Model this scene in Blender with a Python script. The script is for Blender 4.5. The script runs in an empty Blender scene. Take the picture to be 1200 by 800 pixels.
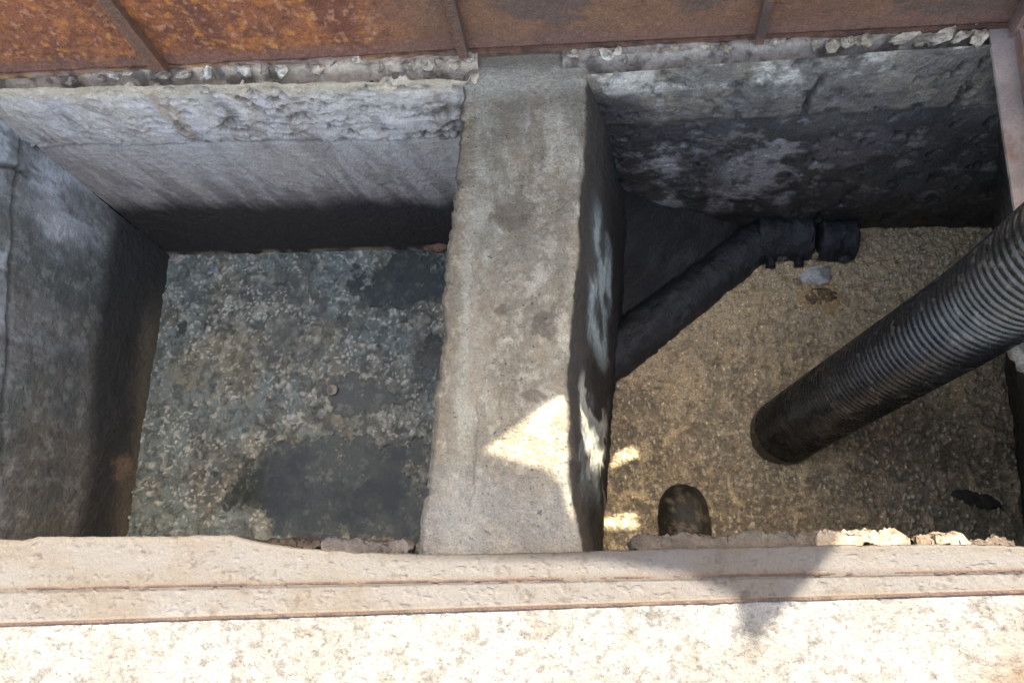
import bpy, math, random
import numpy as np
from mathutils import Matrix, Vector

S = bpy.context.scene
C = S.collection
random.seed(7)

# ------------------------------------------------------------------ camera
H = 1.2                       # phone held 1.2 m above the slab
F = 870.0                     # focal length in pixels of a 1200 px wide frame

def basis():
    dn = np.array([720 - 600, -(660 - 400), -F]); up = -dn / np.linalg.norm(dn)
    def hp(x, y):
        v = np.array([x - 600, -(y - 400), -F]); return v * (-H / (v @ up))
    X = hp(1200, 668) - hp(0, 690); X -= up * (X @ up); X /= np.linalg.norm(X)
    return np.array([X, np.cross(up, X), up])
R = basis()
O = np.array([0, 0, H])

def ray(x, y):
    return R @ np.array([x - 600, -(y - 400), -F]) / F
def bp(x, y, z=0.0):          # measured point of the photograph on a level at height z
    v = ray(x, y); return O + v * ((z - H) / v[2])
def at_depth(x, y, d):
    return O + ray(x, y) * d

cam = bpy.data.cameras.new('camera'); co = bpy.data.objects.new('camera', cam); C.objects.link(co)
cam.sensor_width = 36; cam.sensor_fit = 'HORIZONTAL'; cam.lens = F / 1200 * 36
cam.clip_start = 0.02; cam.clip_end = 500
M = Matrix.Identity(4)
for i in range(3):
    for j in range(3): M[i][j] = R[i][j]
M[2][3] = H
co.matrix_world = M
S.camera = co

# ------------------------------------------------------------------ light
SUN_EL = math.radians(50)
sx, sy = .43, .903
SD = np.array([sx * math.cos(SUN_EL), sy * math.cos(SUN_EL), math.sin(SUN_EL)]); SD /= np.linalg.norm(SD)
w = bpy.data.worlds.new('World'); S.world = w; w.use_nodes = True
nt = w.node_tree; bg = nt.nodes['Background']
sky = nt.nodes.new('ShaderNodeTexSky'); sky.sky_type = 'NISHITA'; sky.sun_disc = False
sky.sun_elevation = SUN_EL; sky.sun_rotation = math.atan2(sx, sy)
sky.dust_density = 3.0; sky.air_density = 0.8; sky.ozone_density = 1.0
nt.links.new(sky.outputs[0], bg.inputs[0]); bg.inputs[1].default_value = 0.15
sl = bpy.data.lights.new('sun', 'SUN'); so = bpy.data.objects.new('sun', sl); C.objects.link(so)
sl.energy = 3.3; sl.angle = math.radians(0.55); sl.color = (1.0, .992, .98)
so.rotation_euler = Vector(-SD).to_track_quat('-Z', 'Y').to_euler()
S.view_settings.view_transform = 'Standard'; S.view_settings.look = 'None'
S.view_settings.exposure = 2.85; S.view_settings.gamma = 1
S.view_settings.use_white_balance = True; S.view_settings.white_balance_temperature = 8700   # phone balanced for the shade

# ------------------------------------------------------------------ numpy noise
def _hash(ix, iy, iz, seed):
    h = (ix.astype(np.uint32) * np.uint32(374761393) + iy.astype(np.uint32) * np.uint32(668265263)
         + iz.astype(np.uint32) * np.uint32(2147483647) + np.uint32((seed * 974634777) & 0xffffffff))
    h = (h ^ (h >> np.uint32(13))) * np.uint32(1274126177)
    h = (h ^ (h >> np.uint32(16))) * np.uint32(2246822519)
    return ((h ^ (h >> np.uint32(15))) & np.uint32(0xffffff)).astype(np.float32) / 0xffffff
def vn(P, scale, seed=0):     # value noise, 0..1
    P = np.asarray(P, dtype=np.float64) * scale + 1000.37
    i = np.floor(P).astype(np.int64); f = P - i; f = f * f * f * (f * (f * 6 - 15) + 10)
    r = 0
    for dx in (0, 1):
        wx = f[..., 0] if dx else 1 - f[..., 0]
        for dy in (0, 1):
            wy = f[..., 1] if dy else 1 - f[..., 1]
            for dz in (0, 1):
                wz = f[..., 2] if dz else 1 - f[..., 2]
                r = r + wx * wy * wz * _hash(i[..., 0] + dx, i[..., 1] + dy, i[..., 2] + dz, seed)
    return r
def fbm(P, scale, octv=4, seed=0, gain=.6):
    r = 0; a = 1; t = 0
    for k in range(octv):
        r = r + a * vn(P, scale * 2.03 ** k, seed + 17 * k); t += a; a *= gain
    return r / t
def ridge(P, scale, octv=3, seed=0):
    r = 0; a = 1; t = 0
    for k in range(octv):
        r = r + a * (1 - np.abs(2 * vn(P, scale * 2.03 ** k, seed + 31 * k) - 1)); t += a; a *= .55
    return r / t
def cells(P, scale, seed=0):  # (distance to nearest point, second distance, cell value)
    P = np.asarray(P) * scale + 500.0
    i = np.floor(P).astype(np.int64); best = np.full(P.shape[:-1], 9.0); sec = best.copy(); val = best * 0
    for dx in (-1, 0, 1):
        for dy in (-1, 0, 1):
            cx, cy = i[..., 0] + dx, i[..., 1] + dy; z = np.zeros_like(cx)
            px = cx + _hash(cx, cy, z, seed); py = cy + _hash(cx, cy, z, seed + 1)
            d = np.hypot(px - P[..., 0], py - P[..., 1]); v = _hash(cx, cy, z, seed + 2)
            nb = d < best
            sec = np.where(nb, best, np.minimum(sec, d)); val = np.where(nb, v, val); best = np.where(nb, d, best)
    return best, sec, val
def ss(a, b, x):
    t = np.clip((x - a) / (b - a), 0, 1); return t * t * (3 - 2 * t)
def lin(c):
    c = np.array(c, dtype=float) / 255; return np.where(c <= .04045, c / 12.92, ((c + .055) / 1.055) ** 2.4)
def mix(a, b, t):
    return a * (1 - t[..., None]) + lin(b) * t[..., None]
def flat(P, c):
    return np.ones(P.shape) * lin(c)
def blob(P, c, r, warp=.5, seed=3, ns=14):
    d = np.sqrt((((P - np.array(c)) / np.array(r)) ** 2).sum(-1))
    d = d + warp * 1.7 * (fbm(P, ns, 5, seed, .68) - .5) * 2
    return 1 - ss(.55, 1.15, d)

# ------------------------------------------------------------------ objects
def link(o, parent=None):
    C.objects.link(o)
    if parent: o.parent = parent
    return o
def tag(o, label=None, cat=None, group=None, kind=None):
    if label: o['label'] = label
    if cat: o['category'] = cat
    if group: o['group'] = group
    if kind: o['kind'] = kind
    return o
def empty(name, loc=(0, 0, 0)):
    o = bpy.data.objects.new(name, None); o.empty_display_size = .05; o.location = loc
    C.objects.link(o); return o
def mesh(name, V, faces, mat, parent=None, col=None, smooth=True):
    me = bpy.data.meshes.new(name)
    V = np.asarray(V, dtype=np.float32).reshape(-1, 3)
    if isinstance(faces, np.ndarray):
        k = faces.shape[1]; n = len(faces)
        me.vertices.add(len(V)); me.vertices.foreach_set('co', V.ravel())
        me.loops.add(n * k); me.loops.foreach_set('vertex_index', faces.astype(np.int32).ravel())
        me.polygons.add(n); me.polygons.foreach_set('loop_start', np.arange(0, n * k, k, dtype=np.int32))
        me.update(calc_edges=True)
    else:
        me.from_pydata(V.tolist(), [], [list(f) for f in faces]); me.update()
    if col is not None:
        a = me.color_attributes.new('Col', 'FLOAT_COLOR', 'POINT')
        cc = np.ones((len(V), 4), dtype=np.float32); cc[:, :3] = np.clip(np.asarray(col).reshape(-1, 3), .002, .95)
        a.data.foreach_set('color', cc.ravel())
    me.polygons.foreach_set('use_smooth', np.full(len(me.polygons), smooth))
    me.materials.append(mat)
    o = bpy.data.objects.new(name, me)
    if parent is not None and parent.type == 'EMPTY' and parent.location.length > 0:
        o.location = -parent.location
    return link(o, parent)
def gfaces(nu, nv, wrap=False):
    i = np.arange(nu * nv).reshape(nu, nv)
    if wrap: i = np.concatenate([i, i[:, :1]], 1)
    return np.stack([i[:-1, :-1], i[1:, :-1], i[1:, 1:], i[:-1, 1:]], -1).reshape(-1, 4)
def normals(P):
    a = np.gradient(P, axis=0); b = np.gradient(P, axis=1)
    n = np.cross(a, b); return n / (np.linalg.norm(n, axis=-1, keepdims=True) + 1e-12)
def grid(name, P, col, mat, parent=None, flip=False, wrap=False, gain=1.0, tint=(1.04, 1.0, .95), keep=None):
    col = col * gain * np.array(tint); mx = col.max(-1, keepdims=True); col = np.where(mx > .4, col * ((.4 + .16 * (1 - np.exp(-(mx - .4) / .16))) / np.maximum(mx, 1e-6)), col)
    f = gfaces(P.shape[0], P.shape[1], wrap)
    if keep is not None: f = f[keep[:-1, :-1].ravel()]
    if flip: f = f[:, ::-1]
    return mesh(name, P, f, mat, parent, col)
def quadgrid(a, b, c, d, nu, nv):   # a..b along u at v=0, d..c along u at v=1
    u = np.linspace(0, 1, nu)[:, None, None]; v = np.linspace(0, 1, nv)[None, :, None]
    a, b, c, d = map(np.array, (a, b, c, d))
    return (a * (1 - u) + b * u) * (1 - v) + (d * (1 - u) + c * u) * v

_ico = {}
def ico(sub):
    if sub not in _ico:
        import bmesh
        bm = bmesh.new(); bmesh.ops.create_icosphere(bm, subdivisions=sub, radius=1)
        _ico[sub] = (np.array([v.co[:] for v in bm.verts]), np.array([[v.index for v in f.verts] for f in bm.faces])); bm.free()
    return _ico[sub]
def lump_verts(c, r, seed, sub=3, amp=.5, rot=None, cuts=0):
    V, Fc = ico(sub)
    n = fbm(V + seed * 3.7, 1.3, 3, seed) - .5
    n2 = ridge(V + seed * 1.9, 2.6, 2, seed) - .5
    P = V * (1 + amp * 1.3 * n + amp * .4 * n2)[:, None]
    rs = np.random.RandomState(seed)
    for q in range(cuts):                            # broken faces
        a = rs.normal(size=3); a /= np.linalg.norm(a); hcut = rs.uniform(.35, .75)
        P = P - np.maximum(0, P @ a - hcut)[:, None] * a
    P = P * np.array(r)
    if rot is not None:
        cs, sn = math.cos(rot), math.sin(rot)
        P = np.stack([P[:, 0] * cs - P[:, 1] * sn, P[:, 0] * sn + P[:, 1] * cs, P[:, 2]], 1)
    return P + np.array(c), Fc, n

# ------------------------------------------------------------------ materials
def mat(name, rough=.85, bump=.25, bscale=220, var=.25, vscale=60, spec=.4, base=None, metal=0, rvar=.15, bump2=0, b2scale=40, coat=0, speck=0, sscale=150, sth=.66):
    m = bpy.data.materials.new(name); m.use_nodes = True; t = m.node_tree; N = t.nodes; L = t.links
    b = N['Principled BSDF']; b.inputs['Roughness'].default_value = rough; b.inputs['Specular IOR Level'].default_value = spec
    b.inputs['Metallic'].default_value = metal; b.inputs['Coat Weight'].default_value = coat; b.inputs['Coat Roughness'].default_value = .15
    tc = N.new('ShaderNodeTexCoord')
    n1 = N.new('ShaderNodeTexNoise'); n1.inputs['Scale'].default_value = vscale; n1.inputs['Detail'].default_value = 8; n1.inputs['Roughness'].default_value = .65
    L.new(tc.outputs['Object'], n1.inputs['Vector'])
    mr = N.new('ShaderNodeMapRange'); mr.inputs[1].default_value = .25; mr.inputs[2].default_value = .75
    mr.inputs[3].default_value = 1 - var; mr.inputs[4].default_value = 1 + var; L.new(n1.outputs[0], mr.inputs[0])
    if base is None:
        at = N.new('ShaderNodeAttribute'); at.attribute_name = 'Col'; src = at.outputs['Color']
    else:
        rgb = N.new('ShaderNodeRGB'); rgb.outputs[0].default_value = (*lin(base), 1); src = rgb.outputs[0]
    nf = N.new('ShaderNodeTexNoise'); nf.inputs['Scale'].default_value = vscale * 3.4; nf.inputs['Detail'].default_value = 3; nf.inputs['Roughness'].default_value = .7
    L.new(tc.outputs['Object'], nf.inputs['Vector'])
    mf = N.new('ShaderNodeMapRange'); mf.inputs[1].default_value = .3; mf.inputs[2].default_value = .7; mf.inputs[3].default_value = 1 - var * 1.1; mf.inputs[4].default_value = 1 + var * 1.1
    L.new(nf.outputs[0], mf.inputs[0])
    mm = N.new('ShaderNodeMath'); mm.operation = 'MULTIPLY'; L.new(mr.outputs[0], mm.inputs[0]); L.new(mf.outputs[0], mm.inputs[1])
    vm = N.new('ShaderNodeVectorMath'); vm.operation = 'SCALE'; L.new(src, vm.inputs[0]); L.new(mm.outputs[0], vm.inputs['Scale'])
    cout = vm.outputs[0]
    if speck:
        for sc_, th_, am_ in ((sscale, sth, speck), (sscale * 2.4, sth - .02, speck * .7)):
            n4 = N.new('ShaderNodeTexNoise'); n4.inputs['Scale'].default_value = sc_; n4.inputs['Detail'].default_value = 4; n4.inputs['Roughness'].default_value = .55
            L.new(tc.outputs['Object'], n4.inputs['Vector'])
            m4 = N.new('ShaderNodeMapRange'); m4.inputs[1].default_value = th_; m4.inputs[2].default_value = th_ + .05; m4.inputs[3].default_value = 1; m4.inputs[4].default_value = 1 - am_
            L.new(n4.outputs[0], m4.inputs[0])
            v4 = N.new('ShaderNodeVectorMath'); v4.operation = 'SCALE'; L.new(cout, v4.inputs[0]); L.new(m4.outputs[0], v4.inputs['Scale']); cout = v4.outputs[0]
    L.new(cout, b.inputs['Base Color'])
    n2 = N.new('ShaderNodeTexNoise'); n2.inputs['Scale'].default_value = bscale; n2.inputs['Detail'].default_value = 6; n2.inputs['Roughness'].default_value = .6
    L.new(tc.outputs['Object'], n2.inputs['Vector'])
    bu = N.new('ShaderNodeBump'); bu.inputs['Strength'].default_value = bump; bu.inputs['Distance'].default_value = .006
    L.new(n2.outputs[0], bu.inputs['Height'])
    if bump2:
        n3 = N.new('ShaderNodeTexNoise'); n3.inputs['Scale'].default_value = b2scale; n3.inputs['Detail'].default_value = 4
        L.new(tc.outputs['Object'], n3.inputs['Vector'])
        b2 = N.new('ShaderNodeBump'); b2.inputs['Strength'].default_value = bump2; b2.inputs['Distance'].default_value = .01
        L.new(n3.outputs[0], b2.inputs['Height']); L.new(b2.outputs[0], bu.inputs['Normal'])
    L.new(bu.outputs[0], b.inputs['Normal']); L.new(bu.outputs[0], b.inputs['Coat Normal'])
    m2 = N.new('ShaderNodeMapRange'); m2.inputs[1].default_value = .3; m2.inputs[2].default_value = .7
    m2.inputs[3].default_value = max(.05, rough - rvar); m2.inputs[4].default_value = min(1, rough + rvar)
    L.new(n1.outputs[0], m2.inputs[0]); L.new(m2.outputs[0], b.inputs['Roughness'])
    return m
CONC = mat('rough concrete', .86, .6, 230, .17, 60, .35, speck=.45, sscale=190, sth=.66, bump2=.4, b2scale=70)
DAMP = mat('greasy damp concrete', .5, .7, 190, .28, 60, .5, speck=-1.2, sscale=170, sth=.67, bump2=.35, b2scale=55)
GROUND = mat('sunbleached slab', .92, .6, 240, .16, 80, .25, speck=.4, sscale=200, sth=.61)
LEDGE = mat('weathered ledge', .92, .35, 240, .10, 60, .25, speck=.4, sscale=200, sth=.66)
RUST = mat('rusty plate', .8, .7, 200, .28, 90, .35, bump2=.3, b2scale=60)
STEEL = mat('primer brown steel', .7, .3, 250, .14, 60, .35)
WATER = mat('dark still water', .14, .07, 45, .14, 40, .22, rvar=.04)
SCUM = mat('grease scum', .42, .7, 260, .24, 110, .5, speck=-.5, sscale=140, sth=.65, coat=.5)
SLUDGE = mat('frothy sludge', .3, 1.0, 170, .32, 90, .6, speck=-1.3, sscale=140, sth=.62, coat=.8)  # bright specks painted in as glints
RUBBER = mat('black rubber', .26, .2, 260, .34, 60, .6, speck=-.8, sscale=150, sth=.69, coat=.25)
WORN = mat('worn divider concrete', .86, .8, 210, .24, 90, .35, speck=.62, sscale=105, sth=.655, bump2=.4, b2scale=70)
PIPE = mat('blackened pipe', .5, .6, 160, .36, 60, .45, speck=-1.3, sscale=140, sth=.68, bump2=.5, b2scale=50)

HW = .74                      # liquid level below the slab

# ------------------------------------------------------------------ pit corner points
cornerTL = bp(-45, 99); cornerBL = bp(200, 300, -HW)
divTL = bp(560, 88); 
bdir = bp(520, 292, -HW) - cornerBL
backBR = cornerBL + bdir * 1.35
DEP = .9                      # walls carry on below the liquid

def extend_down(top, bot, z):
    top, bot = np.array(top), np.array(bot); return top + (bot - top) * ((z - top[2]) / (bot[2] - top[2]))

def bed(t, a, b, seed, colr):      # rough mortar between the wall head and the lid
    P = quadgrid(a + np.array([0, .004, -.03]), b + np.array([0, .004, -.03]), b + np.array([0, .09, .004]), a + np.array([0, .09, .004]), 420, 34)
    v = np.linspace(0, 1, 34)[None, :]
    P[..., 2] = -.03 + .03 * ss(0, .3, v) + .014 * (fbm(P, 30, 4, 230 + seed) - .5)
    P[..., 1] += .012 * (fbm(P + 3, 24, 4, 232 + seed) - .5)
    c = flat(P, colr); c = mix(c, np.array(colr) * .62, ss(.48, .66, fbm(P, 34, 4, 234 + seed)) * .9); c = mix(c, np.array(colr) * 1.2, ss(.55, .68, fbm(P, 22, 4, 236 + seed)) * .7)
    grid('mortar_bed', P, c, CONC, t, gain=1.15, tint=(1.06, 1, .93))
# ---- left chamber back wall
def build_back_left():
    t = empty('pit_wall'); tag(t, 'grey scraped back wall of the left chamber with crumbling pitted upper band', 'wall')
    tl, tr = cornerTL, divTL; bl = extend_down(cornerTL, cornerBL, -DEP); br = extend_down(divTL, backBR, -DEP)
    P = quadgrid(tl, tr, br, bl, 360, 270)
    z = P[..., 2]; x = P[..., 0]
    u = (x - x.min()) / (x.max() - x.min())
    n = normals(P); n *= np.sign(-n[..., 1:2])       # towards the camera
    J = -.205 + .016 * (fbm(P, 9, 3, 5) - .5)
    up = ss(-.006, .006, z - J)                      # upper course
    st = P * np.array([1, 1, .22])                   # stretched down the wall
    pits = ss(.56, .74, fbm(P * np.array([1, 1, 1.9]), 26, 4, 11)) * up * ss(.1, .55, u)
    pits2 = ss(.55, .7, ridge(P * np.array([1, 1, 2.4]), 17, 3, 12)) * up * ss(.5, .95, u) * ss(-.06, -.1, z)
    d = .010 * up + up * .02 * (fbm(P, 16, 5, 1, .6) - .5) - .022 * pits - .012 * pits2
    d += (1 - up) * (.012 * (fbm(st, 10, 4, 2) - .5) + .004 * (fbm(P, 60, 3, 3) - .5))
    d -= .014 * np.exp(-((z - J) / .007) ** 2) * (.4 + .9 * fbm(P, 14, 2, 6))
    d += up * .012 * (ridge(st, 12, 3, 14) - .5) * (1 - u * .6)
    slit = ridge(P + np.stack([z * .35, z * 0, z * 0], -1), 10, 2, 77)
    d -= up * .012 * ss(.9, .97, slit) * (1 - ss(.5, .8, u))
    P2 = P + n * d[..., None]
    streak = fbm(st + np.stack([z * .25, z * 0, z * 0], -1), 22, 4, 21)
    big = fbm(P, 5, 3, 22)
    c = flat(P, (156, 152, 150))
    c = mix(c, (188, 186, 186), ss(.5, .75, fbm(P, 18, 4, 23)) * up)
    c = mix(c, (118, 116, 124), ss(.42, .65, streak) * (1 - u * .5) * .8)
    c = mix(c, (116, 109, 102), ss(.5, .62, fbm(st, 15, 5, 24)) * .6)
    c = mix(c, (120, 104, 92), blob(P, (bp(165, 140)[0] * 1.05 + .05, tl[1], -.1), (.025, 9, .12), .3) * .8)
    c = mix(c, (196, 194, 190), ss(.54, .66, fbm(P, 40, 5, 32, .7)) * .55 * (.4 + .6 * up))
    c = mix(c, (92, 86, 82), ss(.54, .68, fbm(P, 32, 5, 33, .7)) * .7 * (.4 + .6 * up))
    c = mix(c, (62, 54, 48), np.clip(pits * 1.0 + pits2 * .7, 0, 1) * .85)
    c = mix(c, (148, 138, 124), ss(-.05, -.015, z) * (1 - pits) * .8)
    c = mix(c, (98, 93, 88), (1 - up) * ss(.46, .58, streak) * .7)
    c = mix(c, (168, 166, 166), (1 - up) * ss(.55, .75, fbm(st, 9, 3, 28)) * ss(-.46, -.25, z) * .8)
    c = mix(c, (70, 64, 60), np.exp(-((z - J) / .008) ** 2) * .75)
    c = mix(c, (88, 84, 82), up * ss(.53, .62, fbm(st + np.stack([z * .35, z * 0, z * 0], -1), 13, 5, 34)) * (1 - .6 * u) * .6)
    wl = -.47 + .05 * (fbm(P * np.array([1, 1, 0]), 6, 3, 30) - .5) + .05 * (streak - .5)
    c = mix(c, (84, 81, 79), ss(.15, 0, z - wl) * .75)
    c = mix(c, (40, 38, 37), ss(.045, -.035, z - wl))  # greasy waterline band
    c = mix(c, (98, 92, 82), ss(-HW + .03, -HW + .012, z) * ss(.35, .6, fbm(P, 20, 3, 31)))
    bed(t, tl, tr, 1, (150, 140, 128))
    c = c * np.where(z < J, 1.3, 1.0)[..., None]  # lower course painted lighter to make up for weaker light there
    grid('wall_face', P2, c, CONC, t, gain=1.95, tint=(1.09, 1.0, .91))
    return t
WBL = build_back_left()

# ---- left wall of the left chamber
def build_left():
    t = empty('pit_wall'); tag(t, 'cracked grey left side wall of the left chamber, dark at its foot', 'wall')
    tl = cornerTL; tf = np.array([cornerTL[0] - .03, -.06, 0])
    bb = cornerBL; fdir = bp(150, 625, -HW) - cornerBL; bf = cornerBL + fdir * 1.25
    P = quadgrid(tl, tf, extend_down(tf, bf, -DEP), extend_down(tl, bb, -DEP), 330, 270)
    n = normals(P); n *= np.sign(n[..., :1])
    z = P[..., 2]; y = P[..., 1]; v = tl[1] - y
    st = P * np.array([1, 1, .35])
    J = -.16 - .16 * v + .03 * (fbm(P, 8, 3, 41) - .5)
    blk = ss(-.008, .008, z - J)
    d = .014 * (fbm(P, 7, 4, 42) - .5) + .012 * blk * (.3 + fbm(P, 12, 3, 43)) + .006 * (fbm(P, 40, 4, 44) - .5)
    crack = np.exp(-((z - J) / .007) ** 2); d -= .018 * crack
    c2 = np.exp(-((v - (.115 + .35 * (z + .16)) - .02 * (fbm(P, 20, 2, 46) - .5)) / .006) ** 2) * ss(-.23, -.2, z) * ss(-.42, -.36, z); d -= .012 * c2
    P2 = P + n * d[..., None]
    c = flat(P, (100, 101, 102))
    c = mix(c, (160, 164, 174), blk * ss(.35, .65, fbm(P, 14, 4, 47)))
    c = mix(c, (158, 160, 168), blob(P, (tl[0], tl[1] - .13, -.33), (9, .15, .13), .5, 48, 9) * (.5 + .5 * fbm(st, 40, 3, 49)))
    c = mix(c, (90, 88, 87), ss(.4, .65, fbm(st, 9, 4, 50)) * .8)
    c = mix(c, (62, 66, 64), ss(.1, .22, v) * ss(.42, .62, fbm(P, 5, 4, 51)) * .7)
    c = mix(c, (90, 84, 78), ss(.12, .5, v) * ss(.45, .7, fbm(P, 6, 3, 52)) * .7)
    c = mix(c, (58, 52, 48), np.clip(crack + c2, 0, 1) * .8)
    c = mix(c, (128, 128, 126), ss(.54, .68, fbm(P * np.array([1, .5, .5]), 70, 4, 57, .7)) * .35)
    c = mix(c, (70, 66, 64), ss(.54, .68, fbm(st, 28, 5, 58, .7)) * .6)
    wl = -.50 + .05 * (fbm(P * np.array([1, 1, 0]), 6, 3, 53) - .5) - .05 * ss(.3, .8, v)
    c = mix(c, (44, 43, 43), ss(.035, -.03, z - wl) * .95)
    c = mix(c, (84, 76, 66), ss(-HW + .1, -HW + .02, z + .08 * (fbm(P, 9, 3, 54) - .5)) * ss(.15, .4, v))
    c = mix(c, (112, 92, 76), blob(P, (cornerBL[0], bp(150, 550, -HW)[1], -HW + .06), (9, .05, .05), .6, 55) * .8)
    grid('wall_face', P2, c, CONC, t, gain=1.62, tint=(.97, 1.0, .96))
build_left()

# ---- right chamber back wall
RTL, RTR = bp(660, 86), bp(1175, 47)
_a, _b = bp(1000, 268, -HW), bp(1160, 268, -HW)
_s = (_b - _a) / (_b[0] - _a[0])
RBL = _a + _s * (-.06 - _a[0]); RBR = _a + _s * (1.12 - _a[0])
def build_back_right():
    t = empty('pit_wall'); tag(t, 'soot black back wall of the right chamber with white streaks along its top', 'wall')
    P = quadgrid(RTL, RTR, extend_down(RTR, RBR, -DEP), extend_down(RTL, RBL, -DEP), 330, 270)
    n = normals(P); n *= np.sign(-n[..., 1:2])
    z = P[..., 2]; x = P[..., 0]
    st = P * np.array([1, 1, .3])
    J = -.185 + .02 * (fbm(P, 5, 3, 61) - .5)
    up = ss(-.012, .012, z - J)
    pit = ss(.6, .75, fbm(P, 30, 4, 62))
    crk = np.exp(-((x - (bp(955, 140)[0] * 1.12 + .03 * (fbm(P, 18, 2, 63) - .5))) / .005) ** 2) * ss(-.22, -.16, z) * ss(-.04, -.09, z)
    d = .007 * up + .012 * (fbm(P, 7, 4, 64, .5) - .5) + .004 * (fbm(P, 45, 4, 65) - .5) - .008 * pit - .02 * crk
    d += .024 * (fbm(P, 7, 3, 75) - .5) * ss(-.4, -.55, z)
    P2 = P + n * d[..., None]
    c = flat(P, (78, 77, 76))
    c = mix(c, (100, 95, 88), ss(.5, .72, fbm(P, 12, 4, 66)) * up * .8)
    c = mix(c, (58, 60, 62), (1 - up) * ss(.35, .6, fbm(P, 7, 4, 67)))
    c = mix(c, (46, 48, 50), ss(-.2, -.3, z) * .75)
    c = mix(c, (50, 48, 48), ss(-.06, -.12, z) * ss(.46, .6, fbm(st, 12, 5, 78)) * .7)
    c = mix(c, (160, 160, 158), ss(-.085, -.05, z + .06 * (fbm(P, 14, 5, 68) - .5)) * ss(.44, .56, fbm(P, 8, 5, 69)) * .85)
    c = mix(c, (140, 142, 148), blob(P, (bp(850, 215, -.4)[0] , RBL[1] , -.46), (.18, 9, .16), 1.1, 70, 14) * .55)
    c = mix(c, (84, 82, 86), blob(P, (bp(1010, 180, -.3)[0], RBL[1], -.33), (.1, 9, .07), .7, 71, 12) * .6)
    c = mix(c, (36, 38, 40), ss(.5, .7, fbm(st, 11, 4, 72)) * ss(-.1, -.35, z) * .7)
    c = mix(c, (120, 120, 120), ss(.56, .7, fbm(P, 24, 5, 73, .7)) * .45)
    c = mix(c, (36, 37, 38), ss(.56, .7, fbm(P, 20, 5, 76, .7)) * .6)
    c = mix(c, (30, 31, 32), np.clip(pit * .6 + crk, 0, 1) * .7)
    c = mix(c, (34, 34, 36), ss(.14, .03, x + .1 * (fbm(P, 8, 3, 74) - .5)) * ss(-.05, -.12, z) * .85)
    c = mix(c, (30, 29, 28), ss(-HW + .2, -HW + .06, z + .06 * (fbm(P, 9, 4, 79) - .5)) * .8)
    a0, b0 = bp(708, 424, -HW), bp(892, 281, -HW); a0 = a0 - (b0 - a0) * .3; b0 = b0 + (b0 - a0) * .02
    uu = np.linspace(0, 1, 160)[:, None, None]; kk = np.linspace(0, 1, 90)[None, :, None]
    bot = a0 + (b0 - a0) * uu + np.array([0, 0, -.03])
    D_, K_, E_ = np.array([a0[0] - .06, a0[1] + .06, -.62]), np.array([-.10, 1.06, -.30]), np.array([b0[0] + .01, b0[1] + .06, -.60])
    tp_ = (1 - uu) ** 2 * D_ + 2 * uu * (1 - uu) * K_ + uu ** 2 * E_
    Bq = bot * (1 - kk) + tp_ * kk + np.sin(kk * math.pi) * np.array([-.03, .04, 0])
    nb = normals(Bq); nb *= np.sign((nb * np.array([.5, -.7, .5])).sum(-1, keepdims=True))
    Bq = Bq + nb * (.012 * (fbm(Bq, 10, 4, 87, .55) - .5))[..., None]
    cb = flat(Bq, (36, 37, 38)); cb = mix(cb, (58, 58, 58), ss(.5, .66, fbm(Bq, 15, 6, 88, .68)) * .6); cb = mix(cb, (26, 27, 27), ss(.5, .62, fbm(Bq, 9, 4, 89)) * .8)
    grid('corner_benching', Bq, cb, DAMP, t, gain=1.0)
    bed(t, RTL, RTR, 2, (128, 122, 116))
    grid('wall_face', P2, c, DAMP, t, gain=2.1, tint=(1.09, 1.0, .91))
    return t
WBR = build_back_right()

# ---- right wall of the right chamber, behind the hose
def build_right():
    t = empty('pit_wall'); tag(t, 'dark concrete right side wall below the brown steel frame', 'wall')
    a, b = np.array([.735, .98, -.004]), np.array([.715, -.06, -.004])
    c_, d_ = np.array([.995, -.06, -DEP]), np.array([1.12, .98, -DEP])
    P = quadgrid(a, b, c_, d_, 240, 160)
    n = normals(P); n *= np.sign(-n[..., :1])
    d = .02 * (fbm(P, 9, 5, 81) - .5) + .006 * (fbm(P, 50, 3, 82) - .5)
    c = flat(P, (80, 78, 76)); c = mix(c, (50, 48, 46), ss(.4, .65, fbm(P, 7, 4, 83))); c = mix(c, (110, 106, 100), ss(.62, .75, fbm(P, 25, 3, 84)) * .6)
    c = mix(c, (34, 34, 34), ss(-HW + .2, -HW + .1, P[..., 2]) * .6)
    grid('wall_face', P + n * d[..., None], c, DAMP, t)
build_right()

# ---- front wall under the ledge (seen only from the far side)
def build_front():
    t = empty('pit_wall'); tag(t, 'damp concrete front wall under the sunlit ledge', 'wall')
    P = quadgrid((-1.40, .012, -.045), (1.1, -.012, -.045), (1.1, -.012, -DEP), (-1.40, .012, -DEP), 300, 90)
    d = .012 * (fbm(P, 9, 4, 91) - .5)
    c = flat(P, (105, 100, 94)); c = mix(c, (60, 58, 55), ss(.4, .65, fbm(P, 7, 4, 92)))
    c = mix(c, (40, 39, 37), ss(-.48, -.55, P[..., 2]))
    P = P + np.stack([d * 0, d, d * 0], -1)
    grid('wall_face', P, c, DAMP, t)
build_front()

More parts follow.
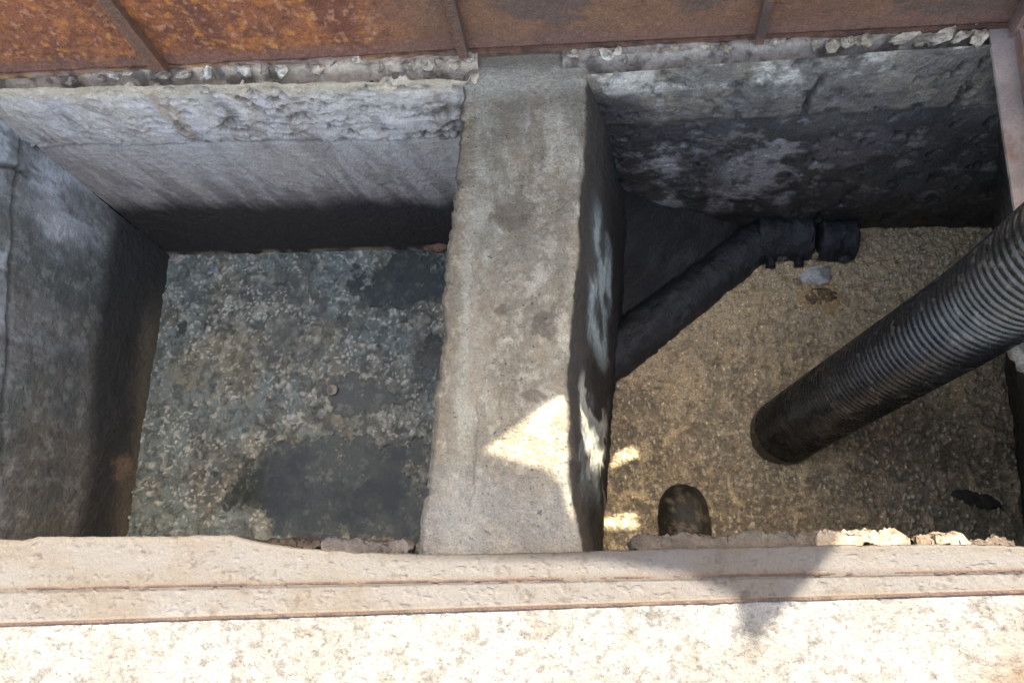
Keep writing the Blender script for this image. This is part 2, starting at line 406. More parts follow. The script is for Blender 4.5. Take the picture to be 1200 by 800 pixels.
# ---- dividing wall
def build_divider():
    t = empty('dividing_wall'); tag(t, 'thick concrete dividing wall between the two chambers with a triangle of sunlight', 'wall')
    L = np.array([bp(*p)[:2] for p in [(545, 75), (540, 105), (536, 180), (527, 270), (519, 330), (520, 400), (511, 455), (507, 520), (497, 590), (489, 650), (487, 668)]])
    Rr = np.array([bp(*p)[:2] for p in [(690, 70), (686, 97), (683, 200), (678, 280), (668, 380), (665, 460), (667, 560), (674, 610), (682, 640), (686, 668)]])
    ny = 360; ys = np.linspace(1.03, -.005, ny)
    lx = np.interp(ys, L[::-1, 1], L[::-1, 0]); rx = np.interp(ys, Rr[::-1, 1], Rr[::-1, 0])
    rough = np.stack([ys, ys * 0 + 3, ys * 0], -1)
    lx = lx + .016 * (fbm(rough, 38, 5, 101, .68) - .5) + .006 * ss(.56, .66, fbm(rough, 20, 4, 143)); rx = rx + .009 * (fbm(rough + 5, 34, 5, 102, .68) - .5)
    wb0, wb1 = bp(735, 340, -HW), bp(705, 620, -HW)
    wb = np.interp(ys, [wb1[1], wb0[1]], [wb1[0], wb0[0]]); wb = wb + (ys - wb0[1]).clip(0) * .16
    prof = []
    top = -.012
    for k in np.linspace(0, 1, 46, endpoint=False): prof.append(('L', k))
    for k in np.linspace(0, 1, 120, endpoint=False): prof.append(('T', k))
    for k in np.linspace(0, 1, 170): prof.append(('R', k))
    P = np.zeros((ny, len(prof), 3)); side = np.zeros((ny, len(prof)), int)
    for j, (s, k) in enumerate(prof):
        P[:, j, 1] = ys
        if s == 'L':
            P[:, j, 0] = lx - .03 * (1 - k) - 0.002; P[:, j, 2] = -DEP * (1 - k) ** 1.3 + top; side[:, j] = -1
        elif s == 'T':
            P[:, j, 0] = lx + (rx - lx) * k
            e = np.minimum(k, 1 - k) / .035; P[:, j, 2] = top - .009 * np.clip(1 - e, 0, 1) ** 2; side[:, j] = 0
        else:
            P[:, j, 0] = rx + (wb - rx) * (k ** .9) * (DEP / HW) * .97; P[:, j, 2] = top - .012 - (DEP - .03) * k; side[:, j] = 1
    n = normals(P); n *= np.where(n[:, 60:61, 2:3].mean() > 0, 1, -1)
    T = side == 0; RF = side == 1
    x, y, z = P[..., 0], P[..., 1], P[..., 2]
    k = (x - lx[:, None]) / (rx - lx)[:, None]
    d = .010 * (fbm(P, 8, 4, 104) - .5) + .0035 * (fbm(P, 50, 5, 105, .62) - .5) 
    st = P * np.array([1, .5, .25])
    d += RF * (.022 * (fbm(P * np.array([1, 1, .5]), 9, 4, 106) - .5) + .006 * (fbm(P, 40, 3, 107) - .5))
    P2 = P + n * d[..., None]
    ky = P * np.array([1, .18, 1])
    c = flat(P, (138, 132, 122))
    c = mix(c, (118, 106, 92), ss(.15, .05, k + .2 * (fbm(P, 14, 5, 108, .68) - .5)) * .8)
    c = mix(c, (150, 149, 141), ss(.1, .2, k) * ss(.46, .34, k + .10 * (fbm(ky, 12, 4, 109) - .5)) * .75)
    c = mix(c, (132, 122, 108), ss(.42, .5, k) * ss(.47, .58, fbm(P, 11, 6, 110, .7)) * .8)
    c = mix(c, (112, 106, 98), ss(.5, .64, fbm(P, 9, 5, 111, .62)) * .7)
    c = mix(c, (172, 167, 158), ss(.53, .66, fbm(P, 22, 6, 112, .68)) * .55 * ss(.3, .5, k))
    c = mix(c, (172, 167, 158), ss(.56, .66, fbm(P, 45, 5, 130, .72)) * .4)
    c = mix(c, (84, 75, 68), np.clip(blob(P, bp(636, 372), (.026, .028, 9), .8, 113, 34) + blob(P, bp(585, 360), (.016, .012, 9), .8, 114, 40) + blob(P, bp(622, 460), (.034, .02, 9), .9, 115, 30) + blob(P, bp(600, 245), (.04, .026, 9), .9, 116, 26), 0, 1) * .7)
    c = mix(c, (160, 166, 170), blob(P, bp(665, 210), (.03, .05, 9), 1.3, 117, 34) * .35 * ss(.4, .6, fbm(P, 50, 4, 144)))
    c = mix(c, (118, 96, 78), ss(.5, .62, fbm(P * np.array([1, .35, 1]), 17, 5, 145, .66)) * ss(.5, .3, np.abs(k - .3) + .3 * (k < .2)) * .35)
    c = mix(c, (106, 100, 92), ss(.52, .62, fbm(P * np.array([1, .3, 1]), 40, 5, 146, .68)) * .5)
    c = mix(c, (116, 117, 120), ss(.2, .1, y + .1 * (fbm(P, 12, 5, 118) - .5)) * .6)
    c = mix(c, (166, 163, 156), ss(.83, .88, y) * .6)
    c = mix(c, (104, 96, 88), ss(.895, .925, y + .03 * (fbm(P, 20, 4, 147) - .5)) * .7)
    crk = np.exp(-((y - (.52 + .25 * (k - .5) + .05 * (fbm(P, 9, 4, 140) - .5))) / .0022) ** 2) * ss(.55, .7, k) + np.exp(-((k - (.33 + .12 * (fbm(P, 6, 4, 141) - .5))) / .008) ** 2) * ss(.30, .22, y) * ss(.06, .1, y)
    c = mix(c, (70, 62, 56), np.clip(crk, 0, 1) * .4)
    rc = flat(P, (66, 62, 60))
    rc = mix(rc, (88, 80, 76), ss(.45, .68, fbm(st, 14, 4, 119)) * ss(-.3, -.1, z))
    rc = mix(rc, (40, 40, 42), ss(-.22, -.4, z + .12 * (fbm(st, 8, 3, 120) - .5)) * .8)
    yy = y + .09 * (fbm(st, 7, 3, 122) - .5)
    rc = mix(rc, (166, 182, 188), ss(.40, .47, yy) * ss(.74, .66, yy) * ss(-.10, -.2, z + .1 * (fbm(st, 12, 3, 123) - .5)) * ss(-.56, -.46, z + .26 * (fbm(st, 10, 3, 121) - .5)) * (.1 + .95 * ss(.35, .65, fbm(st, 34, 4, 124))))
    rc = mix(rc, (205, 205, 200), ss(.13, .17, y) * ss(.36, .32, y) * ss(-.12, -.18, z) * ss(.42, .54, fbm(st, 20, 5, 126)) * .9)  # pale paint here brightens the sun patch on this face
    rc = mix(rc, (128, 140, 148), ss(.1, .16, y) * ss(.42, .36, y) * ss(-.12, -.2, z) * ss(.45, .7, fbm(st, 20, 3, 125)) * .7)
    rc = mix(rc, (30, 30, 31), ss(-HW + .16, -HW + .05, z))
    c = np.where(RF[..., None], rc, c)
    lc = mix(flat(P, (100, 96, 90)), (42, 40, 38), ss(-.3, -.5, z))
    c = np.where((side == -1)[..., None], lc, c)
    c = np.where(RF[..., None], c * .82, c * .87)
    grid('wall_body', P2, c, WORN, t, tint=(1.0, 1.0, .92))
build_divider()

# ------------------------------------------------------------------ slab around the pit
def build_ground():
    t = None
    Vs, Fs, Cs = [], [], []; off = 0
    def add(P, c):
        nonlocal off
        f = gfaces(P.shape[0], P.shape[1]) + off
        Vs.append(P.reshape(-1, 3)); Cs.append(c.reshape(-1, 3)); Fs.append(f); off += P.shape[0] * P.shape[1]
    e0, e1 = bp(0, 733), bp(1200, 694)
    def ey(x): return e0[1] + (e1[1] - e0[1]) * (x - e0[0]) / (e1[0] - e0[0])
    xs = np.linspace(-1.6, 1.1, 900); vv = np.linspace(0, 1, 170)
    P = np.zeros((900, 170, 3)); P[..., 0] = xs[:, None]; top = ey(xs)[:, None]
    P[..., 1] = top + (-.55 - top) * vv[None] ** 1.25
    d = .006 * (fbm(P, 6, 3, 131) - .5) + .004 * (fbm(P, 55, 4, 132) - .5)
    pk = ss(.62, .72, fbm(P, 70, 3, 133)); d -= .002 * pk
    P[..., 2] = d - .002
    c = flat(P, (136, 135, 133))
    c = mix(c, (124, 121, 116), ss(.5, .7, fbm(P, 9, 4, 134)) * .7)
    c = mix(c, (112, 107, 100), ss(.58, .7, fbm(P, 34, 4, 135)) * .6)
    c = mix(c, (84, 82, 80), ss(.57, .68, fbm(P, 75, 5, 136, .68)) * .6)
    q = bp(1200, 720)
    c = mix(c, (108, 90, 74), ss(.5, .62, P[..., 0] + .12 * (fbm(P, 12, 4, 137) - .5) - (P[..., 1] + .05) * .25) * .85)
    add(P[::-1], c[::-1])
    far = lin((128, 123, 115))
    def flatq(a, b, cc, dd, n=12):
        Q = quadgrid(a, b, cc, dd, n, n); add(Q, np.ones(Q.shape) * far * (.85 + .3 * fbm(Q, 3, 3, 138))[..., None])
    B = 60
    flatq((-B, -B, 0), (B, -B, 0), (B, -.55, 0), (-B, -.55, 0))
    flatq((-B, -.55, 0), (-1.6, -.55, 0), (-1.6, B, 0), (-B, B, 0))
    flatq((-1.6, -.55, -.001), (-1.6, -.09, -.001), (-1.6, -.09, -.2), (-1.6, -.55, -.2), 4)
    # back strip behind the lid and right strip, with the pit left open
    Q = quadgrid((-1.6, 1.075, -.03), (.86, .93, -.03), (.86, 2.2, -.03), (-1.6, 2.2, -.03), 120, 40)
    Q[..., 2] += .006 * (fbm(Q, 20, 3, 139) - .5); add(Q, np.ones(Q.shape) * far * .7)
    flatq((-1.6, 2.2, -.03), (.86, 2.2, -.03), (.86, B, 0), (-1.6, B, 0))
    Q = quadgrid((.78, -.55, -.004), (1.1, -.55, -.004), (1.1, 2.2, -.004), (.80, 2.2, -.004), 60, 240)
    Q[..., 2] += .006 * (fbm(Q, 20, 3, 140) - .5) - .03 * ss(.96, .9, Q[..., 0] * 0 + 1)
    msk = Q[..., 1] > -.03
    Q[..., 2] -= .012 * ~msk
    add(Q, np.ones(Q.shape) * far * (.75 + .4 * fbm(Q, 14, 4, 141))[..., None])
    flatq((1.1, -.55, -.004), (B, -.55, -.004), (B, B, -.004), (1.1, B, -.004))
    Q = quadgrid((-1.6, -.09, -.004), (-1.29, -.09, -.004), (-1.29, 1.1, -.004), (-1.6, 1.1, -.004), 40, 120)
    add(Q, np.ones(Q.shape) * far * (.75 + .4 * fbm(Q, 14, 4, 142))[..., None])
    o = mesh('ground', np.concatenate(Vs), np.concatenate(Fs), GROUND, None, np.concatenate(Cs) * np.array([.57, .595, .62]))
    tag(o, kind='structure')
build_ground()

# ------------------------------------------------------------------ front ledge with its steel edgings
def line_y(p, q):
    a, b = bp(*p), bp(*q); return lambda x: a[1] + (b[1] - a[1]) * (x - a[0]) / (b[0] - a[0])
EDGE1 = line_y((0, 690), (1200, 668)); EDGE2 = line_y((0, 732), (1200, 693))
def build_ledge():
    t = empty('concrete_ledge'); tag(t, 'pale sunlit concrete ledge along the front of the pit with two rusty steel edgings', 'ledge')
    RM = np.array([bp(*p)[:2] for p in [(-220, 636), (0, 632), (25, 633), (45, 629), (120, 629), (270, 627), (300, 634), (340, 641), (420, 647), (500, 649), (600, 648), (700, 645), (850, 641), (1000, 638), (1165, 637), (1200, 640), (1330, 640)]])
    nx = 1000; xs = np.linspace(-1.45, .80, nx)
    rim = np.interp(xs, RM[:, 0], RM[:, 1]) + .006 * (fbm(np.stack([xs, xs * 0, xs * 0], -1), 40, 4, 151) - .5)
    e1, e2 = EDGE1(xs), EDGE2(xs)
    rows = []
    for k in np.linspace(0, 1, 14): rows.append((rim, -.06 * (1 - k) ** 1.5 - .004 * (1 - k)))         # broken face
    for k in np.linspace(0, 1, 60)[1:]:
        rows.append((rim + (e1 + .003 - rim) * k, -.004 * max(0, 1 - k * 9)))
    for k in np.linspace(0, 1, 44): rows.append((e1 - .003 + (e2 + .003 - e1 + .003) * k, -.004 * min(1, min(k, 1 - k) * 12)))
    rows.append((e2 - .003, -.01)); 
    P = np.zeros((nx, len(rows), 3)); P[..., 0] = xs[:, None]
    for j, (yy, zz) in enumerate(rows): P[:, j, 1] = yy; P[:, j, 2] = zz if zz < -.005 else zz * .45
    x, y = P[..., 0], P[..., 1]
    P[..., 2] += .003 * (fbm(P, 10, 3, 152) - .5) + .0016 * (fbm(P, 70, 3, 153) - .5) - .0015 * ss(.64, .72, fbm(P, 90, 2, 154))
    scr = ss(.955, .985, ridge(P * np.array([1, .6, 1]), 24, 2, 155)) * ss(.55, .65, fbm(P, 7, 2, 156)); P[..., 2] -= .003 * scr
    c = flat(P, (104, 102, 100))
    c = mix(c, (99, 92, 84), ss(.45, .68, fbm(P * np.array([.5, 1, 1]), 10, 4, 157)) * .75)
    c = mix(c, (108, 107, 106), ss(.52, .7, fbm(P * np.array([.35, 1, 1]), 9, 4, 158)) * .8)
    c = mix(c, (76, 67, 58), ss(.62, .73, fbm(P, 50, 4, 159)) * .5)
    c = mix(c, (62, 50, 40), scr * .8)
    c = mix(c, (96, 82, 70), np.exp(-((y - e1[:, None]) / .006) ** 2) * .6 + np.exp(-((y - e2[:, None]) / .006) ** 2) * .5)
    c = mix(c, (96, 90, 82), ss(.02, .0, np.abs(y - rim[:, None])) * .5)
    grid('ledge_slab', P, c, LEDGE, t, flip=True, tint=(.97, 1, 1.05), gain=.60)
    # two thin steel edgings cast into the slab
    for fn, wdt, seed in ((EDGE1, .0020, 1), (EDGE2, .0024, 2)):
        nx2 = 420; xs2 = np.linspace(-1.45, .80, nx2); yc = fn(xs2) + .0012 * (fbm(np.stack([xs2, xs2 * 0, xs2 * 0], -1), 9, 3, 160 + seed) - .5)
        ht = .0004 + .0016 * (fbm(np.stack([xs2, xs2 * 0 + 2, xs2 * 0], -1), 16, 3, 163 + seed) - .5)
        pr = [(-1, -.03), (-1, 0), (-.6, 1), (.6, 1), (1, 0), (1, -.03)]
        Q = np.zeros((nx2, 6, 3)); Q[..., 0] = xs2[:, None]
        for j, (a, b) in enumerate(pr):
            Q[:, j, 1] = yc + a * wdt; Q[:, j, 2] = b if b < 0 else ht * b
        cc = flat(Q, (54, 44, 41)); cc = mix(cc, (76, 66, 60), ss(.45, .65, fbm(Q, 30, 3, 165 + seed)) * .7); cc = mix(cc, (62, 48, 46), ss(.5, .65, fbm(Q, 11, 3, 167)) * .7)
        grid('steel_edging', Q, cc, RUST, t, flip=True)
    # broken pieces of the lip still clinging to the edge, the sunlit ones painted paler
    for i, (x0, x1, y0, y1, z, colr) in enumerate([(292, 378, 628, 646, -.022, (110, 100, 90)), (374, 484, 629, 654, -.018, (142, 138, 134)),
            (735, 862, 624, 652, -.020, (118, 112, 106)), (850, 965, 622, 650, -.018, (126, 121, 114)),
            (955, 1068, 620, 644, -.014, (196, 182, 166)), (1072, 1098, 626, 643, -.016, (170, 152, 136)), (1094, 1137, 624, 644, -.012, (190, 176, 160)), (1132, 1190, 632, 646, -.03, (120, 110, 104))]):
        a, b = bp(x0, (y0 + y1) / 2, z), bp(x1, (y0 + y1) / 2, z); dy = (bp(x0, y0 + 7, z) - bp(x0, y1, z))[1]
        nu, nv = 90, 26
        u = np.linspace(-1, 1, nu)[:, None]; v = np.linspace(0, 2 * math.pi, nv, endpoint=False)[None]
        ww = np.clip(1 - np.abs(u) ** 7, .02, 1) ** .5
        Q = np.zeros((nu, nv, 3)); m = (a + b) / 2
        Q[..., 0] = m[0] + u * (b[0] - a[0]) / 2; ff = lambda q: np.sign(q) * np.abs(q) ** .38
        Q[..., 1] = m[1] + ff(np.cos(v)) * ww * dy / 2; Q[..., 2] = z - .012 + ff(np.sin(v)) * ww * .030
        Q[..., 1] += (a[1] + (b[1] - a[1]) * (u + 1) / 2 - m[1])
        colr = tuple(np.array(colr) * .62); Q = Q + np.stack([0 * Q[..., 0], .036 * (fbm(Q, 34, 5, 170 + i, .68) - .5), .022 * (fbm(Q, 34, 5, 180 + i, .66) - .5)], -1)
        tp = z + .004 + .012 * (fbm(Q, 40, 4, 198) - .5); Q[..., 2] = np.minimum(Q[..., 2], tp)
        cc = flat(Q, colr); cc = mix(cc, np.array(colr) * .72, ss(.48, .66, fbm(Q, 26, 4, 190 + i)) * .8); cc = mix(cc, np.minimum(np.array(colr) * 1.2, 225), ss(.55, .7, fbm(Q, 45, 3, 195 + i)) * .7)
        grid('broken_lip', Q, cc, CONC, t, wrap=True)
build_ledge()

# ------------------------------------------------------------------ right steel frame
def bar_poly(sec, axis0, axis1, n, seed, colf, name, m, parent, wob=.001):
    """sec: closed section points (a,b) in the frame (side, up) swept from axis0 to axis1"""
    axis0, axis1 = np.array(axis0), np.array(axis1); d = axis1 - axis0; d /= np.linalg.norm(d)
    side = np.cross(d, [0, 0, 1]); side /= np.linalg.norm(side); up = np.cross(side, d)
    ts = np.linspace(0, 1, n); sec = np.array(sec)
    P = axis0[None, None] + ts[:, None, None] * (axis1 - axis0)[None, None] + sec[None, :, :1] * side + sec[None, :, 1:] * up
    P = P + wob * 2 * (np.stack([fbm(P, 18, 3, seed + q) for q in range(3)], -1) - .5)
    k = len(sec); f = gfaces(n, k, True)
    c = colf(P)
    o = mesh(name, P, [list(q) for q in f] + [list(range(k - 1, -1, -1)), [(n - 1) * k + q for q in range(k)]], m, parent, c, smooth=False)
    return o
def rnd_sec(w0, w1, h0, h1, r=.0015, k=5):
    pts = []
    for (x0, y0, x1, y1) in ((w0, h0, w1, h0), (w1, h0, w1, h1), (w1, h1, w0, h1), (w0, h1, w0, h0)):
        for q in range(k): pts.append((x0 + (x1 - x0) * q / k, y0 + (y1 - y0) * q / k))
    return pts
def build_frame():
    t = empty('steel_frame'); tag(t, 'brown painted angle steel frame running along the right edge of the pit', 'frame')
    def colr(base):
        def f(P):
            c = flat(P, base); c = mix(c, np.array(base) * .8, ss(.45, .7, fbm(P, 14, 4, 201)) * .7); c = mix(c, (120, 78, 58), ss(.6, .72, fbm(P, 40, 3, 202)) * .6)
            return mix(c, (186, 172, 164), ss(.62, .72, fbm(P, 25, 4, 203)) * .6)
        return f
    a0, a1 = bp(1159, 36), bp(1197, 300)
    a1 = a0 + (a1 - a0) * 3.3
    a0 = a0 - (a1 - a0) * .03
    wv = np.linalg.norm((bp(1186, 36) - bp(1159, 36)))
    bar_poly(rnd_sec(0, -wv, -.006, 0), a0, a1, 120, 210, colr((146, 134, 128)), 'frame_flange', STEEL, t)
    bar_poly(rnd_sec(-wv, -wv - .006, -.04, .022), a0, a1, 120, 214, colr((122, 100, 94)), 'frame_web', STEEL, t)
    print('frame', a0, a1, wv)
build_frame()

# ------------------------------------------------------------------ rusty lid, propped open at the back
HR, HL = bp(1187, 27), bp(-40, 87)
U = HR - HL; LEN = np.linalg.norm(U); U /= LEN
BK = np.array([-U[1], U[0], 0]); BE = math.radians(6)
V_ = math.cos(BE) * np.array([0, 0, 1]) + math.sin(BE) * BK
NF = np.cross(U, V_); NF *= -np.sign(NF[1])                        # towards the pit
def lidp(u, v, d=0.0): return HR + np.multiply.outer(u, U) + np.multiply.outer(v, V_) + np.multiply.outer(d, NF)
def rustcol(P, u):
    k = ss(-1.02, -1.2, u + .1 * (fbm(P, 6, 3, 220) - .5))
    c = flat(P, (108, 78, 64)); c = mix(c, (122, 88, 70), ss(.4, .65, fbm(P, 9, 4, 221)) * .8)
    c = mix(c, (84, 72, 68), ss(.48, .66, fbm(P * np.array([.6, 1, 1.5]), 11, 4, 222)) * .75)
    o = flat(P, (132, 80, 58)); o = mix(o, (152, 92, 58), ss(.45, .66, fbm(P, 16, 4, 223))); o = mix(o, (108, 64, 50), ss(.5, .68, fbm(P, 10, 4, 224)) * .85)
    o = mix(o, (188, 124, 62), ss(.58, .75, fbm(P, 60, 4, 225)) * .6); o = mix(o, (190, 140, 112), ss(.58, .72, fbm(P, 75, 4, 226)) * .5); o = mix(o, (96, 60, 48), ss(.55, .72, fbm(P, 50, 4, 227)) * .6)
    c = c * (1 - k[..., None]) + o * k[..., None]
    h_ = ((P - HR) @ V_)
    return mix(c, (112, 82, 74), ss(.05, .02, h_ + .03 * (fbm(P, 12, 4, 228) - .5)) * .75)
def build_lid():
    t = empty('rusty_lid'); tag(t, 'rusty ribbed steel cover standing open along the back of the pit', 'pit cover')
    # outline and holes cut to shape the sunlight, in (u, v) on the plate
    out = [(0, .005), (.056, 1.348), (-.005, 1.56), (-.03, 1.54), (-.058, 1.466), (-.145, 1.425), (-.28, 1.405), (-.574, 1.414), (-.859, 1.388), (-.897, 1.372), (-1.311, 1.372), (-LEN, 1.36), (-LEN, .005)]
    holes = [
        [(-.555, 1.152), (-.52, 1.087), (-.485, 1.025), (-.466, 1.004), (-.452, 1.02), (-.425, 1.094), (-.39, 1.207), (-.358, 1.266), (-.342, 1.315), (-.363, 1.286), (-.395, 1.220), (-.432, 1.188), (-.492, 1.17)],
        [(-.456, .806), (-.449, .684), (-.444, .53), (-.432, .40), (-.426, .345), (-.414, .345), (-.408, .47), (-.405, .596), (-.409, .75), (-.418, .84), (-.432, .868)],
        [(-.412, .140), (-.381, .112), (-.362, .13), (-.349, .167), (-.412, .21), (-.414, .207)],
        [(-.40, .408), (-.293, .362), (-.269, .43), (-.31, .433), (-.40, .433)]]
    import bmesh
    from mathutils.geometry import tessellate_polygon
    rnd = random.Random(3)
    def dens(poly, step):
        r = []
        for i, p in enumerate(poly):
            q = poly[(i + 1) % len(poly)]; n = max(1, int(math.hypot(q[0] - p[0], q[1] - p[1]) / step))
            for k in range(n): r.append((p[0] + (q[0] - p[0]) * k / n, p[1] + (q[1] - p[1]) * k / n))
        return r
    outd = dens(out, .06); hd = [[(a + rnd.uniform(-.002, .002), b + rnd.uniform(-.002, .002)) for a, b in dens(h, .02)] for h in holes]
    polys = [[Vector((a, b, 0)) for a, b in outd]] + [[Vector((a, b, 0)) for a, b in h] for h in hd]
    allp = [p for pl in polys for p in pl]; tris = tessellate_polygon(polys)
    n = len(allp); uv = np.array([(p.x, p.y) for p in allp])
    Vv = np.concatenate([lidp(uv[:, 0], uv[:, 1], np.zeros(n)), lidp(uv[:, 0], uv[:, 1], np.full(n, -.006))])
    fs = [list(f) for f in tris] + [[q + n for q in f[::-1]] for f in tris]; off = 0
    for pl in polys:
        m = len(pl)
        for i in range(m): a, b = off + i, off + (i + 1) % m; fs.append([a, b, b + n, a + n])
        off += m
    cc = rustcol(Vv, np.concatenate([uv[:, 0], uv[:, 0]]))
    mesh('back_plate', Vv, fs, RUST, t, cc, smooth=False)
    # scaly rust skin of the lower panel, the part that faces the pit
    nu, nv = 820, 110
    uu, vv = np.meshgrid(np.linspace(-LEN + .002, -.004, nu), np.concatenate([[.006], np.linspace(.006, .30, nv - 1)]), indexing='ij')
    P0 = lidp(uu, vv, np.zeros_like(uu))
    k = ss(-1.02, -1.2, uu)
    d = .003 + (.0015 + .0075 * k) * fbm(P0, 42, 4, 230) + .003 * k * (fbm(P0, 120, 3, 231) - .5)
    d[:, 0] = .0; d[:, -1] = -.01; d[0] = 0; d[-1] = 0
    grid('rust_skin', P0 + d[..., None] * NF, rustcol(P0, uu), RUST, t, keep=~((vv > .098) & (uu > -.56)))
    # bottom angle with its outward leg
    def box(u0, u1, v0, v1, d0, d1, name, colf, nu=3, m=RUST, wob=.0012, seed=0):
        us = np.linspace(u0, u1, nu); sec = rnd_sec(v0, v1, d0, d1, k=4)
        Q = np.stack([lidp(us, np.full(nu, a), np.full(nu, b)) for a, b in sec], 1)
        Q = Q + wob * 2 * (np.stack([fbm(Q, 25, 3, 240 + seed + q) for q in range(3)], -1) - .5)
        kk = len(sec); f = gfaces(nu, kk, True)
        fl = [list(q) for q in f] + [list(range(kk - 1, -1, -1)), [(nu - 1) * kk + q for q in range(kk)]]
        return mesh(name, Q, fl, m, t, colf(Q, us), smooth=False)
    def ang(Q, us):
        kk = ss(-.9, -1.2, us)[:, None] * np.ones(Q.shape[:2])
        c = flat(Q, (104, 76, 62)); c2 = flat(Q, (140, 102, 78)); c2 = mix(c2, (150, 128, 118), ss(.45, .65, fbm(Q, 13, 3, 250)) * .8); c2 = mix(c2, (176, 132, 80), ss(.58, .68, fbm(Q, 12, 3, 251)) * .7)
        c = c * (1 - kk[..., None]) + c2 * kk[..., None]
        return mix(c, (62, 48, 43), ss(.48, .62, fbm(Q, 24, 4, 252)) * .7)
    box(-LEN, 0, -.008, .004, .0, .011, 'edge_angle', ang, 300, wob=.0016)
    def ribc(Q, us): 
        kk = ss(-1.3, -1.5, Q[..., 0] * 0 + us.mean())
        c = flat(Q, (96, 74, 64)); c = mix(c, (126, 84, 62), ss(.45, .65, fbm(Q, 20, 3, 253)) * .8)
        return mix(c, (70, 58, 54), ss(.45, .6, fbm(Q, 9, 3, 254)) * .7)
    for px, top, wd in ((195, 1.29, .030), (545, 1.32, .018), (888, .100, .015)):
        b = bp(px, 40 if px > 600 else 60); u = float((b - HR) @ U)
        box(u - wd / 2, u + wd / 2, .004, top, .001, .026, 'stiffener_rib', ribc, 3, seed=px)
    box(-.012, -.001, .004, 1.25, .001, .034, 'end_bar', lambda Q, us: mix(flat(Q, (122, 96, 88)), (90, 72, 66), ss(.45, .6, fbm(Q, 20, 3, 256))), 3, seed=9)
    box(-LEN + .001, -LEN + .012, .004, 1.29, .001, .034, 'end_bar', ribc, 3, seed=10)
build_lid()
def build_shade_lid():  # unseen plate added to shade the frame and hose
    t = empty('rusty_lid'); tag(t, 'plain brown steel plate added out of view to shade the right frame and hose', 'pit cover')
    base = HR + np.array([.006, .012, .006]); sec = rnd_sec(0, .006, 0, .82, k=8)
    us = np.linspace(0, .9, 40)
    Q = base + us[:, None, None] * np.array([.9975, -.07, 0]) + np.array([[a_ * -BK + b_ * V_ for a_, b_ in sec]])
    Q = Q + .002 * (np.stack([fbm(Q, 9, 3, 260 + q) for q in range(3)], -1) - .5); k = len(sec)
    f = [list(q) for q in gfaces(40, k, True)] + [list(range(k - 1, -1, -1)), [39 * k + q for q in range(k)]]
    mesh('back_plate', Q, f, RUST, t, rustcol(Q, Q[..., 0] * 0), smooth=False)
build_shade_lid()

# ------------------------------------------------------------------ mortar lumps packed under the lid
def build_lumps():
    rnd = random.Random(21)
    rows = []
    x = 60.0
    while x < 1150:
        big = 160 < x < 330 or 1040 < x < 1150
        wpx = rnd.uniform(18, 38) if big else rnd.uniform(11, 26)
        dense = .92 if big else .8 if 330 < x < 520 else .6 if x > 690 else .3
        if rnd.random() < dense: rows.append((x + wpx / 2, wpx, big))
        x += wpx * rnd.uniform(.7, 1.05)
    for i, (px, wpx, big) in enumerate(rows):
        ly = 85 - 57 * px / 1185
        par = WBL if px < 600 else WBR
        py = ly + rnd.uniform(9, 16)
        z = rnd.uniform(-.006, .002)
        c = bp(px, py, z)
        sc = wpx / 1200 * 1.0
        V, Fc, n = lump_verts(c, (sc * .9, rnd.uniform(.010, .016), rnd.uniform(.009, .014) * (1.15 if big else .8)), 300 + i, 3, .7, rnd.uniform(-.5, .5), 7)
        base = rnd.choice([(150, 138, 122), (138, 128, 114), (120, 108, 94), (164, 156, 144), (112, 102, 92)])
        base = tuple(np.array(base) * 1.2)
        V = V + .014 * (np.stack([fbm(V, 55, 4, 400 + q, .65) for q in range(3)], -1) - .5)
        cc = flat(V, base); cc = mix(cc, np.array(base) * .6, ss(.46, .62, fbm(V, 60, 4, 401)) * .8); cc = mix(cc, np.minimum(np.array(base) * 1.2, 230), ss(.54, .7, fbm(V, 90, 3, 402)) * .7)
        mesh('mortar_lump', V, Fc, CONC, par, cc, smooth=bool(i % 2))
build_lumps()

